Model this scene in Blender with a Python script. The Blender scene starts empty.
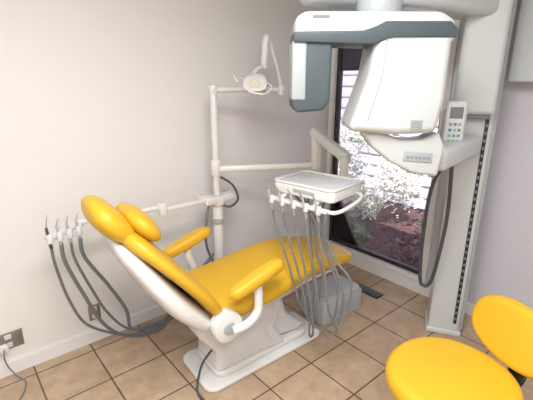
import bpy, bmesh, math, random
from mathutils import Vector, Matrix, Euler
random.seed(4)
D=math.radians
COL=bpy.context.collection
bpy.context.scene.view_settings.view_transform='Standard'

# ---------------- materials ----------------
def mat(name,col,rough=.5,metal=0,noise=0,nscale=8,bump=0,bscale=200,spec=.5,coat=0,emit=None,estr=0):
    m=bpy.data.materials.new(name); m.use_nodes=True
    nt=m.node_tree; b=nt.nodes['Principled BSDF']
    b.inputs['Roughness'].default_value=rough; b.inputs['Metallic'].default_value=metal
    b.inputs['Specular IOR Level'].default_value=spec
    b.inputs['Coat Weight'].default_value=coat
    b.inputs['Base Color'].default_value=(*col,1)
    if emit: 
        b.inputs['Emission Color'].default_value=(*emit,1); b.inputs['Emission Strength'].default_value=estr
    tc=nt.nodes.new('ShaderNodeTexCoord')
    if noise:
        n=nt.nodes.new('ShaderNodeTexNoise'); n.inputs['Scale'].default_value=nscale; n.inputs['Detail'].default_value=5
        r=nt.nodes.new('ShaderNodeValToRGB')
        r.color_ramp.elements[0].position=.3; r.color_ramp.elements[1].position=.7
        r.color_ramp.elements[0].color=(*[c*(1-noise) for c in col],1)
        r.color_ramp.elements[1].color=(*[min(1,c*(1+noise)) for c in col],1)
        nt.links.new(tc.outputs['Object'],n.inputs['Vector']); nt.links.new(n.outputs['Fac'],r.inputs['Fac'])
        nt.links.new(r.outputs['Color'],b.inputs['Base Color'])
    if bump:
        n=nt.nodes.new('ShaderNodeTexNoise'); n.inputs['Scale'].default_value=bscale
        bp=nt.nodes.new('ShaderNodeBump'); bp.inputs['Strength'].default_value=bump; bp.inputs['Distance'].default_value=.002
        nt.links.new(tc.outputs['Object'],n.inputs['Vector']); nt.links.new(n.outputs['Fac'],bp.inputs['Height'])
        nt.links.new(bp.outputs['Normal'],b.inputs['Normal'])
    return m
M_wall=mat('wall_paint',(.77,.76,.745),.6,noise=.012,nscale=3,bump=.15,bscale=160)
M_wallb=mat('wall_daylight_tint',(.60,.585,.65),.6,noise=.012,nscale=3,bump=.15,bscale=160)  # same wall paint, lilac daylight cast put into the colour
M_ceil=mat('ceiling_paint',(.85,.85,.84),.8,bump=.2)
M_trim=mat('trim_white',(.80,.80,.80),.35,noise=.01)
M_white=mat('white_plastic',(.72,.72,.715),.27,noise=.01,coat=.4)
M_white2=mat('white_enamel',(.68,.69,.71),.3,noise=.01,coat=.2)
M_pano=mat('xray_white',(.57,.60,.61),.33,noise=.01,coat=.15)
M_grey=mat('bluegrey_plastic',(.075,.097,.11),.45,noise=.02,spec=.3)
M_greyl=mat('lightgrey_plastic',(.38,.41,.43),.45,noise=.02)
M_greym=mat('midgrey_plastic',(.19,.215,.235),.45,noise=.02)
M_yel=mat('yellow_vinyl',(.68,.40,.022),.42,noise=.03,nscale=4,bump=.2,bscale=350,spec=.45)
M_hose=mat('hose_grey',(.16,.17,.18),.5,noise=.03)
M_hosed=mat('hose_dark',(.06,.065,.07),.5,noise=.03)
M_black=mat('black_plastic',(.012,.012,.014),.4,noise=.05)
M_frame=mat('dark_aluminium',(.05,.048,.055),.4,.5,noise=.05)
M_metal=mat('brushed_metal',(.62,.63,.65),.25,1,noise=.03)
M_steel=mat('steel_plate',(.36,.35,.33),.38,1,noise=.03)
M_chrome=mat('chrome',(.8,.8,.82),.12,1,noise=.01)
M_box=mat('box_grey',(.44,.46,.48),.4,noise=.02)
M_lens=mat('lamp_lens',(.72,.70,.58),.1,noise=.02,coat=.6)
M_btn=mat('button_grey',(.25,.27,.30),.4,noise=.02)
M_blue=mat('blue_key',(.1,.25,.5),.4,noise=.02)
M_green=mat('green_key',(.05,.4,.15),.4,noise=.02)

def floor_mat():
    m=bpy.data.materials.new('floor_tiles'); m.use_nodes=True; nt=m.node_tree; b=nt.nodes['Principled BSDF']
    tc=nt.nodes.new('ShaderNodeTexCoord'); mp=nt.nodes.new('ShaderNodeMapping')
    mp.inputs['Location'].default_value=(-.53+.335*4,-(2.40-.335*8),0)
    br=nt.nodes.new('ShaderNodeTexBrick'); br.offset=0; br.squash=1
    br.inputs['Scale'].default_value=1; br.inputs['Brick Width'].default_value=.335; br.inputs['Row Height'].default_value=.335
    br.inputs['Mortar Size'].default_value=.0052; br.inputs['Mortar Smooth'].default_value=.2; br.inputs['Bias'].default_value=0
    br.inputs['Color1'].default_value=(.49,.36,.245,1); br.inputs['Color2'].default_value=(.56,.42,.295,1)
    br.inputs['Mortar'].default_value=(.15,.10,.075,1)
    nt.links.new(tc.outputs['Object'],mp.inputs['Vector']); nt.links.new(mp.outputs['Vector'],br.inputs['Vector'])
    n=nt.nodes.new('ShaderNodeTexNoise'); n.inputs['Scale'].default_value=9; n.inputs['Detail'].default_value=7; n.inputs['Roughness'].default_value=.65
    nt.links.new(tc.outputs['Object'],n.inputs['Vector'])
    r=nt.nodes.new('ShaderNodeValToRGB'); r.color_ramp.elements[0].position=.3; r.color_ramp.elements[1].position=.7
    r.color_ramp.elements[0].color=(.72,.68,.64,1); r.color_ramp.elements[1].color=(1,1,1,1)
    nt.links.new(n.outputs['Fac'],r.inputs['Fac'])
    mx=nt.nodes.new('ShaderNodeMix'); mx.data_type='RGBA'; mx.blend_type='MULTIPLY'; mx.inputs[0].default_value=1
    nt.links.new(br.outputs['Color'],mx.inputs[6]); nt.links.new(r.outputs['Color'],mx.inputs[7])
    nt.links.new(mx.outputs[2],b.inputs['Base Color'])
    b.inputs['Roughness'].default_value=.26
    bp=nt.nodes.new('ShaderNodeBump'); bp.invert=True; bp.inputs['Strength'].default_value=.5; bp.inputs['Distance'].default_value=.003
    nt.links.new(br.outputs['Fac'],bp.inputs['Height']); nt.links.new(bp.outputs['Normal'],b.inputs['Normal'])
    return m
def glass_mat(name='window_glass',tint=(.86,.80,.90)):
    m=bpy.data.materials.new(name); m.use_nodes=True; nt=m.node_tree
    nt.nodes.remove(nt.nodes['Principled BSDF']); o=nt.nodes['Material Output']
    t=nt.nodes.new('ShaderNodeBsdfTransparent'); t.inputs[0].default_value=(*tint,1)
    g=nt.nodes.new('ShaderNodeBsdfGlossy'); g.inputs['Roughness'].default_value=.02
    fr=nt.nodes.new('ShaderNodeFresnel'); fr.inputs[0].default_value=1.5
    mx=nt.nodes.new('ShaderNodeMixShader')
    nt.links.new(fr.outputs[0],mx.inputs[0]); nt.links.new(t.outputs[0],mx.inputs[1]); nt.links.new(g.outputs[0],mx.inputs[2]); nt.links.new(mx.outputs[0],o.inputs[0])
    return m

# ---------------- mesh helpers ----------------
def empty(name,loc=(0,0,0),yaw=0):
    e=bpy.data.objects.new(name,None); e.empty_display_size=.1; COL.objects.link(e)
    e.location=loc; e.rotation_euler=(0,0,D(yaw)); return e
def obj(name,me,m,parent=None,smooth=True,angle=40):
    me.materials.append(m)
    o=bpy.data.objects.new(name,me); COL.objects.link(o)
    if parent: o.parent=parent
    if smooth:
        me.polygons.foreach_set('use_smooth',[True]*len(me.polygons))
        try: me.set_sharp_from_angle(angle=D(angle))
        except Exception: pass
    me.update(); return o
def finish(bm,name):
    bmesh.ops.recalc_face_normals(bm,faces=bm.faces)
    me=bpy.data.meshes.new(name); bm.to_mesh(me); bm.free(); return me
def bev(bm,r,seg=3,edges=None):
    if r>0: bmesh.ops.bevel(bm,geom=edges or bm.edges[:],offset=r,segments=seg,affect='EDGES',profile=.5,clamp_overlap=True)
def box(name,c,s,m,parent=None,r=.006,rot=(0,0,0),seg=3):
    bm=bmesh.new(); bmesh.ops.create_cube(bm,size=1)
    bmesh.ops.scale(bm,vec=s,verts=bm.verts); bev(bm,min(r,min(s)*.45),seg)
    bmesh.ops.transform(bm,matrix=Matrix.Translation(c)@Euler([D(a) for a in rot]).to_matrix().to_4x4(),verts=bm.verts)
    return obj(name,finish(bm,name),m,parent)
def prism(name,pts,axis,lo,hi,m,parent=None,r=.01,seg=4,mtx=None):
    bm=bmesh.new()
    def P(p,w):
        if axis==0: return (w,p[0],p[1])
        if axis==1: return (p[0],w,p[1])
        return (p[0],p[1],w)
    a=[bm.verts.new(P(p,lo)) for p in pts]; b=[bm.verts.new(P(p,hi)) for p in pts]
    bm.faces.new(a); bm.faces.new(b[::-1]); n=len(pts)
    for i in range(n): bm.faces.new((a[i],a[(i+1)%n],b[(i+1)%n],b[i]))
    bmesh.ops.recalc_face_normals(bm,faces=bm.faces)
    if r>0:
        es=[e for e in bm.edges if e.calc_face_angle(0)>.3]
        bev(bm,r,seg,es)
    if mtx: bmesh.ops.transform(bm,matrix=mtx,verts=bm.verts)
    return obj(name,finish(bm,name),m,parent)
def smoothpts(pts,n=8):
    P=[Vector(p) for p in pts]
    if len(P)<3: return P
    out=[]
    for i in range(len(P)-1):
        p0=P[max(i-1,0)];p1=P[i];p2=P[i+1];p3=P[min(i+2,len(P)-1)]
        for k in range(n):
            t=k/n
            out.append(.5*((2*p1)+(p2-p0)*t+(2*p0-5*p1+4*p2-p3)*t*t+(3*p1-p0-3*p2+p3)*t**3))
    out.append(P[-1]); return out
def tube(name,pts,r,m,parent=None,n=12,smooth=True,sub=8,radii=None):
    P=smoothpts(pts,sub) if smooth else [Vector(p) for p in pts]
    bm=bmesh.new(); rings=[]; N=len(P)
    t0=(P[1]-P[0]).normalized(); up=Vector((0,0,1)) if abs(t0.z)<.9 else Vector((1,0,0))
    u=(up-t0*up.dot(t0)).normalized()
    for i in range(N):
        t=(P[min(i+1,N-1)]-P[max(i-1,0)]).normalized()
        u=(u-t*u.dot(t)).normalized(); v=t.cross(u)
        rr=r if radii is None else radii[0]+(radii[-1]-radii[0])*i/(N-1)
        rings.append([bm.verts.new(P[i]+(u*math.cos(2*math.pi*k/n)+v*math.sin(2*math.pi*k/n))*rr) for k in range(n)])
    for i in range(N-1):
        for k in range(n):
            bm.faces.new((rings[i][k],rings[i][(k+1)%n],rings[i+1][(k+1)%n],rings[i+1][k]))
    bm.faces.new(rings[0][::-1]); bm.faces.new(rings[-1])
    return obj(name,finish(bm,name),m,parent,angle=50)
def cyl(name,a,b,r,m,parent=None,r2=None,n=32,bevel=.003):
    a=Vector(a);b=Vector(b);L=(b-a).length
    bm=bmesh.new(); bmesh.ops.create_cone(bm,cap_ends=True,segments=n,radius1=r,radius2=r if r2 is None else r2,depth=L)
    if bevel: 
        es=[e for e in bm.edges if e.calc_face_angle(0)>.9]; bev(bm,min(bevel,L*.4),2,es)
    q=Vector((0,0,1)).rotation_difference((b-a).normalized())
    bmesh.ops.transform(bm,matrix=Matrix.Translation((a+b)/2)@q.to_matrix().to_4x4(),verts=bm.verts)
    return obj(name,finish(bm,name),m,parent)
def loft(name,secs,m,parent=None,n=40,p=3):
    bm=bmesh.new(); rings=[]
    for c,U,V,a,b in secs:
        c=Vector(c);U=Vector(U).normalized();V=Vector(V).normalized(); ring=[]
        for k in range(n):
            th=2*math.pi*k/n; cs,sn=math.cos(th),math.sin(th)
            ring.append(bm.verts.new(c+U*(a*math.copysign(abs(cs)**(2/p),cs))+V*(b*math.copysign(abs(sn)**(2/p),sn))))
        rings.append(ring)
    for i in range(len(rings)-1):
        for k in range(n):
            bm.faces.new((rings[i][k],rings[i][(k+1)%n],rings[i+1][(k+1)%n],rings[i+1][k]))
    bm.faces.new(rings[0][::-1]); bm.faces.new(rings[-1])
    return obj(name,finish(bm,name),m,parent,angle=60)
def cushion(name,path,m,parent=None,yc=0,p=3.2,endr=.05,sub=6):
    pts=smoothpts([(a[0],a[1],0) for a in path],sub)
    W=smoothpts([(a[2],a[3],0) for a in path],sub)
    N=len(pts); L=[0]
    for i in range(1,N): L.append(L[-1]+(pts[i]-pts[i-1]).length)
    secs=[]
    def tan(i): return (pts[min(i+1,N-1)]-pts[max(i-1,0)]).normalized()
    S=[]; T=L[-1]
    k=8
    for j in range(k): S.append(endr*(1-math.cos(math.pi/2*j/k)))
    mid=max(4,int((T-2*endr)/.03))
    for j in range(mid+1): S.append(endr+(T-2*endr)*j/mid)
    for j in range(k): S.append(T-endr*(1-math.cos(math.pi/2*(k-1-j)/k)))
    for s in S:
        i=0
        while i<N-2 and L[i+1]<s: i+=1
        f=(s-L[i])/(L[i+1]-L[i]); c=pts[i].lerp(pts[i+1],f); w=W[i].lerp(W[i+1],f)
        t=tan(i).lerp(tan(i+1),f).normalized()
        d=min(s,T-s); e=1
        if d<endr: e=math.sqrt(max(0,1-((endr-d)/endr)**2))
        a=w.x-endr*(1-e); b=w.y*(.12+.88*e)
        secs.append(((c.x,yc,c.y),(0,1,0),(-t.y,0,t.x),max(a,.003),max(b,.002)))
    return loft(name,secs,m,parent,p=p)
def ell(name,c,s,m,parent=None,rot=(0,0,0),p=2):
    bm=bmesh.new(); bmesh.ops.create_uvsphere(bm,u_segments=32,v_segments=20,radius=1)
    bmesh.ops.scale(bm,vec=s,verts=bm.verts)
    bmesh.ops.transform(bm,matrix=Matrix.Translation(c)@Euler([D(a) for a in rot]).to_matrix().to_4x4(),verts=bm.verts)
    return obj(name,finish(bm,name),m,parent,angle=80)
def joinboxes(name,lst,m):
    bm=bmesh.new()
    for lo,hi in lst:
        r=bmesh.ops.create_cube(bm,size=1)
        for v in r['verts']:
            v.co=Vector([(lo[i]+hi[i])/2+v.co[i]*(hi[i]-lo[i]) for i in range(3)])
    return obj(name,finish(bm,name),m,None,smooth=False)
def bar(name,a,b,w_,h_,m,parent,r=.01):
    a=Vector(a);b=Vector(b);d=b-a;L=d.length
    bm=bmesh.new(); bmesh.ops.create_cube(bm,size=1); bmesh.ops.scale(bm,vec=(L,w_,h_),verts=bm.verts); bev(bm,r,4)
    x=d.normalized(); y=Vector((0,0,1)).cross(x).normalized(); z=x.cross(y)
    mt=Matrix((x,y,z)).transposed().to_4x4(); mt.translation=(a+b)/2
    bmesh.ops.transform(bm,matrix=mt,verts=bm.verts)
    return obj(name,finish(bm,name),m,parent)

# ---------------- room ----------------
X0,X1,Y0,Y1,ZC=-1.3,2.85,-1.2,2.5,2.62
WY0,WY1,WZ0,WZ1=1.40,2.45,.13,2.2
joinboxes('floor',[((X0-.1,Y0-.1,-.1),(X1+.1,Y1+.1,0))],floor_mat())
joinboxes('ceiling',[((X0-.1,Y0-.1,ZC),(X1+.1,Y1+.1,ZC+.1))],M_ceil)
joinboxes('wall_left',[((X0-.1,Y1,0),(X1+.1,Y1+.1,ZC))],M_wall)
joinboxes('wall_back',[((X0-.1,Y0-.1,0),(X1+.1,Y0,ZC))],M_wall)
joinboxes('wall_near',[((X0-.1,Y0,0),(X0,Y1,ZC))],M_wall)
joinboxes('wall_right',[((X1,Y0,0),(X1+.1,WY0,ZC)),((X1,WY1,0),(X1+.1,Y1,ZC)),((X1,WY0,0),(X1+.1,WY1,WZ0)),((X1,WY0,WZ1),(X1+.1,WY1,ZC))],M_wallb)
joinboxes('baseboard_left',[((X0,Y1-.014,0),(X1,Y1,.085)),((X0,Y1-.009,.085),(X1,Y1,.095))],M_trim)
joinboxes('baseboard_right',[((X1-.014,Y0,0),(X1,Y1-.014,.085)),((X1-.009,Y0,.085),(X1,Y1-.014,.095))],M_trim)
# window
w=empty('window_1',(X1,0,0))
def wb(n,lo,hi,m,r=.004):
    return box(n,[(lo[i]+hi[i])/2 for i in range(3)],[hi[i]-lo[i] for i in range(3)],m,w,r)
wb('casing_bottom',(-.02,WY0-.03,WZ0-.03),(.03,WY1,WZ0+.012),M_trim)
wb('casing_top',(-.02,WY0-.03,WZ1-.012),(.03,WY1,WZ1+.03),M_trim)
wb('casing_near',(-.02,WY0-.04,WZ0),(.03,WY0+.012,WZ1),M_trim)
wb('casing_far',(-.02,WY1-.012,WZ0),(.03,WY1+.03,WZ1),M_trim)
f_=.04
wb('frame_bottom',(.025,WY0,WZ0),(.08,WY1,WZ0+f_),M_frame)
wb('frame_top',(.025,WY0,WZ1-f_),(.08,WY1,WZ1),M_frame)
wb('frame_near',(.025,WY0,WZ0),(.08,WY0+f_,WZ1),M_frame)
wb('frame_far',(.025,WY1-f_,WZ0),(.08,WY1,WZ1),M_frame)
gm=glass_mat()
wb('glass_pane',(.04,WY0+.02,WZ0+.02),(.046,WY1-.02,WZ1-.02),gm,0)
wb('shade_cassette',(.055,WY0+.03,1.98),(.12,WY1-.03,2.16),M_grey)
wb('shade_fabric',(.075,WY0+.03,1.80),(.082,WY1-.03,2.0),M_grey,.001)
wb('shade_rail',(.068,WY0+.03,1.78),(.09,WY1-.03,1.805),M_black)

# ---------------- exterior ----------------
def ext_ground():
    bm=bmesh.new(); bmesh.ops.create_grid(bm,x_segments=60,y_segments=80,size=1)
    for v in bm.verts:
        v.co=Vector((2.96+(v.co.x+1)*3.2,1.5+v.co.y*6,-.10+random.uniform(-.03,0)))
    m=bpy.data.materials.new('bark_mulch'); m.use_nodes=True; nt=m.node_tree; b=nt.nodes['Principled BSDF']; b.inputs['Roughness'].default_value=.9
    n=nt.nodes.new('ShaderNodeTexVoronoi'); n.inputs['Scale'].default_value=28
    tc=nt.nodes.new('ShaderNodeTexCoord'); nt.links.new(tc.outputs['Object'],n.inputs['Vector'])
    r=nt.nodes.new('ShaderNodeValToRGB'); r.color_ramp.elements[0].color=(.22,.12,.085,1); r.color_ramp.elements[1].color=(.05,.03,.025,1)
    r.color_ramp.elements[1].position=.6
    nt.links.new(n.outputs['Distance'],r.inputs['Fac']); nt.links.new(r.outputs['Color'],b.inputs['Base Color'])
    obj('garden_soil',finish(bm,'garden_soil'),m,None)
ext_ground()
M_side=mat('fence_paint',(.66,.66,.63),.7,noise=.1)
fe=empty('garden_fence',(5.2,0,0))
for i in range(16):
    box('board_%d'%i,(0,2.5,-.005+i*.17),(.03,7,.165),M_side,fe,.006,rot=(0,6,0))
for i in range(4): box('post_%d'%i,(-.03,-.5+1.9*i,1.28),(.08,.08,2.74),M_side,fe,.004)
def bush(name,c,s,m,nleaf=1200,ls=.06,stems=10,nc=16):
    bm=bmesh.new()
    def rs():
        while True:
            v=Vector([random.uniform(-1,1) for _ in range(3)])
            if .25<v.length<.85: return v
    clumps=[rs() for _ in range(nc)]
    for i in range(nleaf):
        cl=random.choice(clumps)
        g=Vector((random.gauss(0,1),random.gauss(0,1),random.gauss(0,1)))*.14
        d=cl+g
        if d.length>1: d.normalize()
        p=Vector((c[0]+d.x*s[0],c[1]+d.y*s[1],c[2]+d.z*s[2]))
        a=Vector((random.gauss(0,1),random.gauss(0,1),random.gauss(0,.4))).normalized(); b=a.orthogonal().normalized()
        l=ls*random.uniform(.5,1.3)
        vs=[p-a*l,p+b*l*.4,p+a*l,p-b*l*.4]
        for q in vs: q.z=max(q.z,-.098)
        bm.faces.new([bm.verts.new(q) for q in vs])
    for i in range(stems):
        cl=random.choice(clumps)
        t=Vector((c[0]+cl.x*s[0],c[1]+cl.y*s[1],c[2]+cl.z*s[2])); b0=Vector((c[0]+random.uniform(-.1,.1),c[1]+random.uniform(-.1,.1),-.098))
        r0=.008
        v=[bm.verts.new(b0+Vector((dx*r0,dy*r0,0))) for dx,dy in ((1,0),(0,1),(-1,0),(0,-1))]
        u=[bm.verts.new(t+Vector((dx*r0*.4,dy*r0*.4,0))) for dx,dy in ((1,0),(0,1),(-1,0),(0,-1))]
        for k in range(4): bm.faces.new((v[k],v[(k+1)%4],u[(k+1)%4],u[k]))
    me=bpy.data.meshes.new(name); bm.to_mesh(me); bm.free()
    return obj(name,me,m,None,smooth=False)
M_leafw=mat('leaf_sun_glare',(.62,.67,.48),.55,noise=.4,nscale=9)  # leaf green paled so the sun's glare sits in the colour
M_leafg=mat('green_leaf',(.18,.27,.08),.55,noise=.4,nscale=14)
M_leafd=mat('dry_leaf',(.20,.12,.08),.7,noise=.3)
bush('sunlit_shrub',(4.35,2.95,.62),(.65,.75,.72),M_leafw,4200,.032,16,22)  # plain leafy shrub; its whiteness is sun glare painted into the leaves
bush('garden_plant',(3.40,1.80,.08),(.28,.3,.18),M_leafd,600,.035)
bush('garden_plant.001',(4.0,1.70,.2),(.28,.4,.3),M_leafg,900,.035)
bush('garden_plant.002',(3.35,2.55,.1),(.25,.3,.2),M_leafg,600,.03)

# ---------------- wall outlets ----------------
def outlet(name,x,z,wd=.085,h=.12):
    e=empty(name,(x,Y1,z))
    box('cover_plate',(0,-.004,0),(wd,.007,h),M_steel,e,.003)
    for k,zz in enumerate((.027,-.027)):
        box('receptacle_%d'%k,(0,-.009,zz),(.034,.006,.03),M_white,e,.004)
        for s in (-1,1): box('slot_%d_%d'%(k,s),(s*.006,-.0125,zz+.003),(.002,.002,.009),M_black,e,0)
    return e
e=outlet('wall_outlet',.10,.225,.15,.11)
box('plug',(-.03,-.025,-.03),(.045,.035,.045),M_white,e,.006)
tube('power_cord',[(-.03,-.04,-.03),(-.04,-.07,-.06),(-.03,-.07,-.13),(0,-.09,-.195),(.03,-.16,-.218),(-.05,-.3,-.22),(-.3,-.4,-.22)],.004,M_hose,e)
e2=outlet('wall_outlet.001',.59,.215,.075,.11)

# ---------------- floor vent ----------------
e=empty('floor_vent',(2.54,1.70,0),0)
box('vent_frame',(0,0,.003),(.10,.25,.006),M_black,e,.002)
for i in range(9): box('louvre_%d'%i,(0,-.10+i*.025,.007),(.08,.008,.004),M_greym,e,.001)

# ---------------- dental chair ----------------
ch=empty('dental_chair',(1.30,1.74,0),-4)
def rounded_outline(w0,w1,x0,x1,r,n=8):
    pts=[]
    for (cx,cy,a0) in ((x1-r,w1-r,0),(x0+r,w0-r,90),(x0+r,-w0+r,180),(x1-r,-w1+r,270)):
        for i in range(n+1):
            a=D(a0+90*i/n); pts.append((cx+r*math.cos(a),cy+r*math.sin(a)))
    return pts
prism('base_plate',rounded_outline(.2,.17,-.39,.52,.07),2,0,.028,M_white,ch,.01)
prism('base_step',rounded_outline(.15,.12,-.30,.42,.06),2,.026,.07,M_white,ch,.015)
prism('lift_cover',[(-.30,.06),(-.29,.2),(-.40,.34),(-.38,.44),(-.1,.48),(.12,.47),(.2,.36),(.12,.22),(.22,.06)],1,-.14,.14,M_white,ch,.035,5)
prism('lift_cover_side',[(-.25,.10),(-.24,.22),(-.33,.34),(-.32,.42),(-.1,.45),(.06,.44),(.12,.34),(.04,.22),(.12,.10)],1,-.152,.152,M_white2,ch,.012,3)
prism('lift_arm',[(.1,.1),(.36,.07),(.40,.11),(.25,.24),(.2,.42),(.05,.42)],1,-.09,.09,M_white2,ch,.02,4)
cushion('seat_pan',[(-.36,.46,.21,.03),(-.15,.455,.23,.035),(.1,.475,.22,.032),(.35,.50,.2,.026),(.62,.485,.17,.022)],M_white,ch,endr=.05)
cushion('seat_cushion',[(-.37,.515,.20,.04),(-.3,.52,.265,.055),(-.1,.53,.28,.06),(.12,.56,.275,.06),(.33,.59,.255,.055),(.52,.575,.235,.05),(.76,.545,.21,.04)],M_yel,ch,endr=.08,p=3.5)
bx0,bz0,bx1,bz1=-.34,.50,-.735,1.0
def bp(t,off):
    dx,dz=bx1-bx0,bz1-bz0; L=math.hypot(dx,dz); 
    return (bx0+dx*t+off*dz/L, bz0+dz*t-off*dx/L)
cushion('back_shell',[(*bp(-.14,-.03),.18,.03),(*bp(.06,-.055),.26,.055),(*bp(.35,-.068),.295,.062),(*bp(.65,-.055),.28,.055),(*bp(.9,-.038),.22,.042),(*bp(1.03,-.03),.14,.025)],M_white,ch,endr=.09,p=3)
cushion('back_cushion',[(*bp(-.1,.02),.20,.03),(*bp(.05,.035),.27,.04),(*bp(.3,.045),.30,.04),(*bp(.65,.04),.29,.04),(*bp(.92,.03),.235,.045),(*bp(1.06,.02),.17,.04)],M_yel,ch,endr=.09,p=3)
for s in (-1,1):
    dx=-.09 if s>0 else 0
    cyl('hinge_cap_%d'%s,(-.31,s*.235,.48),(-.31,s*.315,.48),.085,M_white,ch,bevel=.015)
    cyl('hinge_button_%d'%s,(-.31,s*.31,.48),(-.31,s*.322,.48),.035,M_greyl,ch)
    tube('arm_support_%d'%s,[(-.30,s*.325,.47),(-.22,s*.335,.48),(-.15+dx*.5,s*.335,.53),(-.14+dx,s*.33,.62),(-.14+dx,s*.325,.70)],.024,M_white,ch,n=16)
    cushion('arm_pad_%d'%s,[(-.31+dx,.665,.032,.03),(-.22+dx,.695,.043,.036),(-.08+dx,.74,.044,.038),(.02+dx,.77,.036,.030)],M_yel,ch,yc=s*.325,endr=.04,p=2.6)
cyl('headrest_bar',(bp(.95,-.01)[0],0,bp(.95,-.01)[1]),(bp(1.16,-.01)[0],0,bp(1.16,-.01)[1]),.03,M_chrome,ch)
cushion('headrest',[(-.66,.98,.12,.045),(-.73,1.04,.155,.06),(-.79,1.11,.16,.062),(-.84,1.19,.12,.045)],M_yel,ch,endr=.08,p=2.5)
cushion('head_pillow',[(-.56,.955,.12,.03),(-.60,1.01,.17,.05),(-.65,1.07,.17,.05),(-.70,1.115,.11,.03)],M_yel,ch,endr=.05,p=2.4)
tube('pedal_cord',[(-.30,-.08,.20),(-.37,-.09,.14),(-.41,-.10,.04),(-.43,-.14,.009),(-.44,-.22,.009),(-.5,-.36,.009),(-.62,-.58,.009),(-.8,-.8,.009),(-.93,-.83,.02)],.007,M_hosed,ch)
prism('foot_control',rounded_outline(.07,.05,.0,.15,.03),2,0,.04,M_greyl,ch,.012,mtx=Matrix.Translation((-.98,-.83,0)))

# utility box at the foot of the chair
jb=empty('utility_box',(2.09,1.72,0),-4)
prism('box_body',[(-.20,0),(.20,0),(.20,.17),(.17,.2),(-.17,.2),(-.20,.17)],1,-.13,.13,M_box,jb,.008)
box('box_lid',(0,0,.203),(.35,.24,.012),M_box,jb,.004)
box('box_grille',(-.0,-.132,.09),(.2,.004,.08),M_greyl,jb,.001)

# ---------------- delivery unit ----------------
du=empty('dental_delivery_unit',(0,0,0))
px,py=1.435,2.25
cyl('floor_flange',(px,py,0),(px,py,.02),.11,M_white,du)
cyl('post_lower',(px,py,.01),(px,py,.9),.035,M_white,du)
cyl('post_upper',(px,py,.86),(px,py,1.63),.022,M_white,du)
cyl('post_collar',(px,py,.86),(px,py,.93),.055,M_white,du,bevel=.008)
cyl('post_collar_upper',(px,py,1.07),(px,py,1.18),.034,M_white,du,bevel=.006)
cyl('post_cap',(px,py,1.61),(px,py,1.67),.030,M_white,du,bevel=.008)
cyl('post_joint',(px,py,.72),(px,py,.76),.042,M_greyl,du)
prism('post_bracket',[(-.12,-.06),(.14,-.04),(.14,.04),(-.12,.06)],2,.88,.93,M_white,du,.012,mtx=Matrix.Translation((px,py,0)))
L_=empty('exam_light_arm',(0,0,0)); L_.parent=du
tube('light_beam',[(px,py,1.64),(1.62,2.19,1.64),(1.90,2.10,1.635)],.017,M_white,L_,n=16)
cyl('light_elbow',(1.90,2.10,1.60),(1.90,2.10,1.665),.024,M_white,L_,bevel=.006)
tube('light_link',[(1.90,2.10,1.65),(1.86,2.10,1.78),(1.80,2.11,1.94)],.012,M_white,L_,n=14)
ell('light_knuckle',(1.775,2.11,1.955),(.03,.025,.035),M_white,L_)
tube('light_drop',[(1.765,2.11,1.95),(1.755,2.11,1.85),(1.75,2.11,1.77)],.021,M_white,L_,n=16,radii=(.026,.020))
tube('light_yoke',[(1.75,2.11,1.78),(1.70,2.10,1.775),(1.64,2.09,1.74)],.014,M_white,L_,n=14)
cx,cy,cz=1.62,2.06,1.705
loft('lamp_housing',[((cx+.05,cy+.03,cz+.02),(0.6,-.8,0),(0,0.2,1),.02,.02)]+
     [((cx+.05-.012*i,cy+.03-.012*i,cz+.02-.008*i),(0.707,-.707,0),(.35,.35,.9),.03+.045*math.sin(min(1,i/5)*math.pi/2),.02+.03*math.sin(min(1,i/5)*math.pi/2)) for i in range(1,7)],M_white,L_,p=2.6)
cyl('lamp_lens',(cx-.028,cy-.048,cz-.03),(cx-.036,cy-.056,cz-.035),.034,M_lens,L_,bevel=.002)
tube('lamp_handle',[(cx+.06,cy-.05,cz-.02),(cx+.07,cy-.10,cz-.05),(cx+.0,cy-.10,cz-.09),(cx-.07,cy-.03,cz-.07)],.006,M_white,L_)
tube('lamp_handle_left',[(cx-.04,cy+.05,cz),(cx-.12,cy+.04,cz+.02),(cx-.12,cy+.0,cz-.02)],.007,M_white,L_)
A_=empty('delivery_arm',(0,0,0)); A_.parent=du
bar('arm_first',(px,py,1.115),(2.07,1.90,1.115),.045,.04,M_white,A_,.012)
cyl('arm_pivot',(2.06,1.905,1.08),(2.06,1.905,1.36),.034,M_white,A_,bevel=.01)
bar('arm_second',(2.065,1.95,1.35),(1.985,1.55,1.215),.055,.075,M_white,A_,.02)
cyl('arm_drop',(1.97,1.57,1.06),(1.97,1.57,1.24),.026,M_white,A_,bevel=.01)
bar('arm_under',(1.99,1.58,1.075),(1.62,1.46,1.07),.06,.03,M_white,A_,.01)
T_=empty('instrument_tray',(1.61,1.465,1.13),8); T_.parent=du; T_.scale=(.88,.88,.88)
prism('tray_body',rounded_outline(.23,.23,-.18,.18,.04),2,-.045,.025,M_white,T_,.014)
ro=rounded_outline(.225,.225,-.175,.175,.038,6)
tube('tray_rim',[(p[0],p[1],.030) for p in ro]+[(ro[0][0],ro[0][1],.030)],.009,M_white,T_,n=10,smooth=False)
prism('tray_inset',rounded_outline(.19,.19,-.14,.14,.03),2,.025,.029,M_white2,T_,.001)
box('tray_keypad',(-.178,-.02,-.008),(.008,.16,.024),M_greyl,T_,.003)
bar('holder_bar',(-.21,.22,-.075),(-.21,-.22,-.085),.045,.022,M_white,T_,.008)
bar('holder_link_1',(-.21,.15,-.075),(-.1,.12,-.03),.03,.018,M_white,T_,.006)
bar('holder_link_2',(-.21,-.12,-.08),(-.1,-.1,-.03),.03,.018,M_white,T_,.006)
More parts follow.
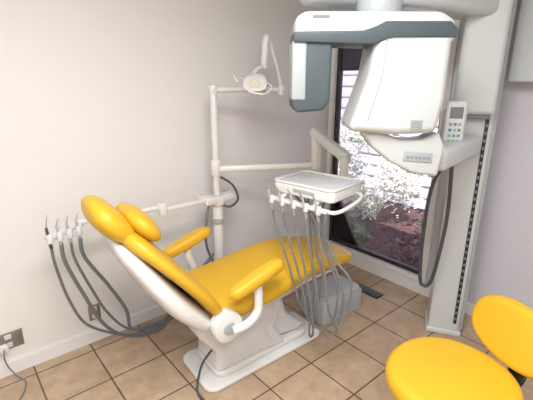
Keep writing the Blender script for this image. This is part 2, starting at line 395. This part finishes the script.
tube('tray_handle',[(-.20,-.21,-.085),(-.19,-.25,-.087),(-.13,-.275,-.08),(.02,-.28,-.06),(.10,-.26,-.045),(.13,-.20,-.03)],.012,M_white,T_,n=14)
ys=[.19,.10,.01,-.08,-.17]
for i,y in enumerate(ys):
    cyl('holder_cup_%d'%i,(-.232,y,-.105),(-.232,y,-.055),.017,M_white2,T_)
    cyl('handpiece_%d'%i,(-.225,y,-.15),(-.258,y+.01,-.01),.0095,M_greyl,T_,r2=.007,n=16)
    cyl('handpiece_tip_%d'%i,(-.258,y+.01,-.012),(-.29,y+.012,.03),.006,M_metal,T_,r2=.003,n=12)
lows=[-.84,-.91,-1.00,-.94,-.84]; yl=[-.03,-.09,-.14,-.20,-.27]; yr=[-.12,-.24,-.06,-.28,-.33]
for i,y in enumerate(ys):
    z=lows[i]; a=yl[i]; b=yr[i]
    tube('handpiece_hose_%d'%i,[(-.225,y,-.14),(-.225,y*.9+a*.1,-.24),(-.235,y*.35+a*.65,-.48),(-.235,a,-.68),(-.21,a-.01,z+.08),(-.17,(a+b)/2,z),(-.12,b,z+.07),(-.10,b-.01,z+.3),(-.105,b*.7,-.42),(-.10,b*.3,-.2),(-.10,y*.8,-.035)],.0072,M_hose,T_,n=10)
S_=empty('assistant_arm',(0,0,0)); S_.parent=du
bar('assist_bar_1',(px,py,.905),(1.00,2.20,.92),.035,.03,M_white,S_,.01)
cyl('assist_pivot',(1.0,2.2,.89),(1.0,2.2,.965),.03,M_white,S_,bevel=.008)
bar('assist_bar_2',(1.0,2.2,.94),(.50,2.24,.945),.032,.028,M_white,S_,.01)
bar('assist_holder',(.54,2.25,.94),(.34,2.20,.90),.05,.03,M_white,S_,.01)
hx=[.35,.40,.45,.50]
for i,x in enumerate(hx):
    yy=2.16+i*.01
    cyl('assist_cup_%d'%i,(x,yy,.89),(x,yy,.945),.017,M_white2,S_)
    cyl('assist_handpiece_%d'%i,(x,yy,.86),(x-.01,yy-.01,.98),.009,M_hosed if i==0 else M_greyl,S_,r2=.007,n=14)
    cyl('assist_tip_%d'%i,(x-.01,yy-.01,.98),(x-.0,yy-.02,1.02 if i else 1.05),.004,M_chrome,S_,n=10)
jit=[(0,0),(.02,-.03),(-.015,.03),(.03,.0)]
for i,x in enumerate(hx):
    o=i*.020; jx,jz=jit[i]
    tube('suction_hose_%d'%i,[(x,2.16+i*.01,.87),(x+.01,2.19,.75),(x+.05+o+jx*.5,2.22,.52),(x+.13+o+jx,2.25,.30+jz),(.66+o*1.5,2.28,.13+jz*.6),(.82+o,2.28,.045+o),(.98+jx,2.27,.06+o),(1.10,2.26,.20+o+jz),(1.20,2.24,.35),(1.38,2.24,.50)],.0105 if i%2 else .008,M_hose,S_,n=12)
tube('air_hose_loop',[(px+.02,py-.02,1.06),(1.52,2.18,1.0),(1.55,2.16,.9),(1.5,2.2,.84),(px,py,.88)],.008,M_hosed,S_)
tube('drain_hose',[(1.36,2.24,.88),(1.31,2.2,.78),(1.30,2.2,.6),(1.38,2.22,.4)],.009,M_hose,S_)

# ---------------- panoramic x-ray unit ----------------
xr=empty('panoramic_xray_machine',(0,0,0))
C_=empty('column',(2.40,1.07,0),-60); C_.parent=xr
box('column_body',(.08,.13,1.31),(.20,.22,2.62),M_pano,C_,.02,seg=5)
box('column_slot',(.145,.018,1.15),(.020,.006,2.1),M_black,C_,.001)
for i in range(46): box('rack_tooth_%d'%i,(.145,.0135,.14+i*.045),(.012,.004,.018),M_greym,C_,.0)
box('column_base',(.08,.13,.02),(.22,.24,.04),M_pano,C_,.01)
box('column_rail',(.185,.12,1.29),(.03,.15,2.5),M_greyl,C_,.004)
box('wall_bracket',(2.765,.88,2.13),(.17,.15,.88),M_pano,xr,.012)
box('carriage',(.055,.05,2.06),(.22,.26,1.10),M_pano,C_,.03,seg=5)
box('carriage_skirt',(.055,.06,1.50),(.18,.21,.03),M_greym,C_,.01)
HS=.9
H_=empty('rotating_head',(1.60,1.135,1.75*(1-HS)),-40); H_.parent=xr; H_.scale=(HS,HS,HS)
bar('overhead_beam',(2.46,1.05,2.09),(1.36,1.33,2.09),.24,.13,M_pano,xr,.04)
cyl('rotor_neck',(0,0,1.98),(0,0,2.07),.11,M_greyl,H_)
prism('bridge',[(-.42,1.87),(-.42,1.965),(-.38,2.0),(.26,2.0),(.33,1.96),(.335,1.86)],1,-.14,.14,M_pano,H_,.03,5)
prism('bridge_band',[(-.425,1.865),(-.425,1.91),(-.1,1.915),(-.04,1.935),(.0,1.955),(.30,1.955),(.335,1.925),(.335,1.885),(.04,1.885),(0,1.875),(-.04,1.855)],1,-.147,.147,M_grey,H_,.006,3)
prism('sensor_housing',[(-.425,1.56),(-.425,1.88),(-.24,1.88),(-.24,1.60),(-.27,1.55),(-.40,1.54)],1,-.13,.13,M_grey,H_,.02,4)
prism('sensor_side',[(-.43,1.60),(-.43,1.875),(-.36,1.875),(-.36,1.60)],1,-.134,.134,M_greyl,H_,.01,3)
box('sensor_window',(-.238,0,1.72),(.006,.14,.26),M_greym,H_,.002)
prism('tube_housing',[(-.145,1.45),(-.06,1.72),(-.035,1.89),(.325,1.905),(.325,1.6),(.30,1.44),(.1,1.43)],1,-.145,.145,M_pano,H_,.04,6)
prism('tube_seam',[(-.055,1.50),(.0,1.72),(.01,1.88),(.016,1.88),(.006,1.72),(-.049,1.50)],1,-.1465,-.143,M_greyl,H_,0)
box('tube_label',(.19,-.1465,1.485),(.06,.003,.045),M_greyl,H_,0)
for i in range(4): box('label_line_%d'%i,(.19,-.1485,1.497-i*.009),(.048,.001,.003),M_greym,H_,0)
box('name_plate',(-.3,-.1415,1.975),(.08,.003,.014),M_greym,H_,0)
prism('positioner_arm',[(-.06,1.44),(.0,1.36),(.1,1.28),(.22,1.22),(.36,1.20),(.38,1.36),(.34,1.44),(.26,1.40),(.14,1.40),(.04,1.44)],1,-.08,.05,M_pano,H_,.02,4)
box('control_panel',(.24,-.084,1.31),(.15,.006,.05),M_greyl,H_,.003,rot=(0,4,0))
for i in range(6): cyl('panel_key_%d'%i,(.185+i*.022,-.086,1.312-i*.0015),(.185+i*.022,-.091,1.312-i*.0015),.007,M_btn,H_,n=12,bevel=0)
bar('positioner_link',(1.88,.95,1.32),(2.42,1.0,1.34),.13,.12,M_pano,xr,.03)
K_=empty('hand_controller',(2.14,.985,1.45),-50); K_.parent=xr
box('controller_body',(0,0,0),(.10,.04,.29),M_white,K_,.014)
box('controller_screen',(0,-.0205,.085),(.066,.004,.06),M_greym,K_,.002)
for r_ in range(4):
    for c_ in range(3): box('key_%d_%d'%(r_,c_),(-.023+c_*.023,-.021,.025-r_*.03),(.015,.004,.015),[M_btn,M_blue,M_greyl,M_green][(r_+c_)%4],K_,.001)
box('controller_cradle',(.01,.05,-.03),(.11,.08,.27),M_pano,K_,.015)
tube('controller_cord',[(2.14,.975,1.32),(2.20,.99,1.2),(2.27,1.01,.9),(2.29,1.04,.6),(2.30,1.07,.44),(2.285,1.10,.40),(2.27,1.13,.46),(2.24,1.13,.8),(2.22,1.10,1.1),(2.24,1.03,1.28)],.011,M_hosed,xr,n=12)

# ---------------- stool ----------------
st=empty('operator_stool',(1.41,.52,0),0)
def disc(name,c,r,h,m,parent,p=2.0):
    secs=[]; k=10
    for j in range(k+1):
        a=-math.pi/2+math.pi*j/k
        rr=r-h*.9+h*.9*math.cos(a)**.7 if 0<j<k else r-h*.9
        secs.append(((c[0],c[1],c[2]+h*math.sin(a)),(1,0,0),(0,1,0),rr,rr))
    return loft(name,secs,m,parent,n=64,p=p)
disc('stool_seat',(0,0,.53),.25,.045,M_yel,st,2.15)
cyl('seat_plate',(0,0,.465),(0,0,.49),.12,M_black,st)
cyl('gas_column',(0,0,.09),(0,0,.47),.026,M_chrome,st)
cyl('gas_sleeve',(0,0,.09),(0,0,.28),.036,M_black,st)
cyl('hub',(0,0,.07),(0,0,.13),.05,M_black,st)
for i in range(5):
    a=D(72*i+20); d=Vector((math.cos(a),math.sin(a),0))
    bar('leg_%d'%i,d*.03+Vector((0,0,.10)),d*.26+Vector((0,0,.075)),.04,.025,M_black,st,.008)
    cyl('caster_%d'%i,d*.26+Vector((-d.y,d.x,0))*-.015+Vector((0,0,.03)),d*.26+Vector((-d.y,d.x,0))*.015+Vector((0,0,.03)),.03,M_black,st)
    cyl('caster_stem_%d'%i,d*.26+Vector((0,0,.04)),d*.26+Vector((0,0,.08)),.01,M_chrome,st)
bc=Vector((.26,-.12,.70)); nrm=Vector((-.86,.40,.25)).normalized()
U=Vector((.42,.9,0)).normalized(); V=nrm.cross(U).normalized()
secs=[];k=12
for j in range(k+1):
    a=-math.pi/2+math.pi*j/k; h=.035; sh=.9*h
    e_=math.cos(a)**.7 if 0<j<k else 0
    secs.append((bc+nrm*h*math.sin(a),U,V,.21-sh+sh*e_,.13-sh+sh*e_))
loft('stool_back',secs,M_yel,st,n=64,p=2.3)
tube('back_bracket',[(.06,-.03,.475),(.2,-.13,.475),(.26,-.16,.485),(.285,-.165,.54),(.295,-.155,.66)],.022,M_black,st,n=14)
box('bracket_knob',(.255,-.155,.55),(.05,.06,.08),M_black,st,.012)

# ---------------- ceiling lights ----------------
M_diff=mat('diffuser',(.9,.9,.9),.5,emit=(1,.985,.965),estr=2.0)
def panel(name,x,y,sx,sy,pw):
    e=empty(name,(x,y,ZC))
    box('fixture_frame',(0,0,-.02),(sx+.06,sy+.06,.04),M_trim,e,.005)
    box('fixture_diffuser',(0,0,-.042),(sx,sy,.006),M_diff,e,.001)
    l=bpy.data.lights.new(name+'_lamp','AREA'); l.shape='RECTANGLE'; l.size=sx; l.size_y=sy; l.energy=pw; l.color=(1,.988,.972)
    o=bpy.data.objects.new('fixture_lamp',l); COL.objects.link(o); o.parent=e; o.location=(0,0,-.05)
panel('ceiling_light',.35,.6,1.2,.6,50)
panel('ceiling_light.001',-.1,-.5,1.2,.6,34)
# ---------------- daylight ----------------
s=bpy.data.lights.new('sun','SUN'); s.energy=14; s.angle=D(.6); s.color=(1,.96,.9)
so=bpy.data.objects.new('sun',s); COL.objects.link(so); so.rotation_euler=Vector((-.42,-.45,.9)).to_track_quat('Z','Y').to_euler()
W=bpy.data.worlds.new('world'); bpy.context.scene.world=W; W.use_nodes=True; nt=W.node_tree
bg=nt.nodes['Background']; sk=nt.nodes.new('ShaderNodeTexSky'); sk.sky_type='NISHITA'; sk.sun_disc=False; sk.sun_elevation=D(50)
nt.links.new(sk.outputs[0],bg.inputs[0]); bg.inputs[1].default_value=.5

# ---------------- camera ----------------
cam=bpy.data.cameras.new('camera'); co=bpy.data.objects.new('camera',cam); COL.objects.link(co)
co.location=(0,0,1.7); co.rotation_euler=(D(73),0,D(-40)); cam.lens=26.48; cam.clip_start=.02
bpy.context.scene.camera=co
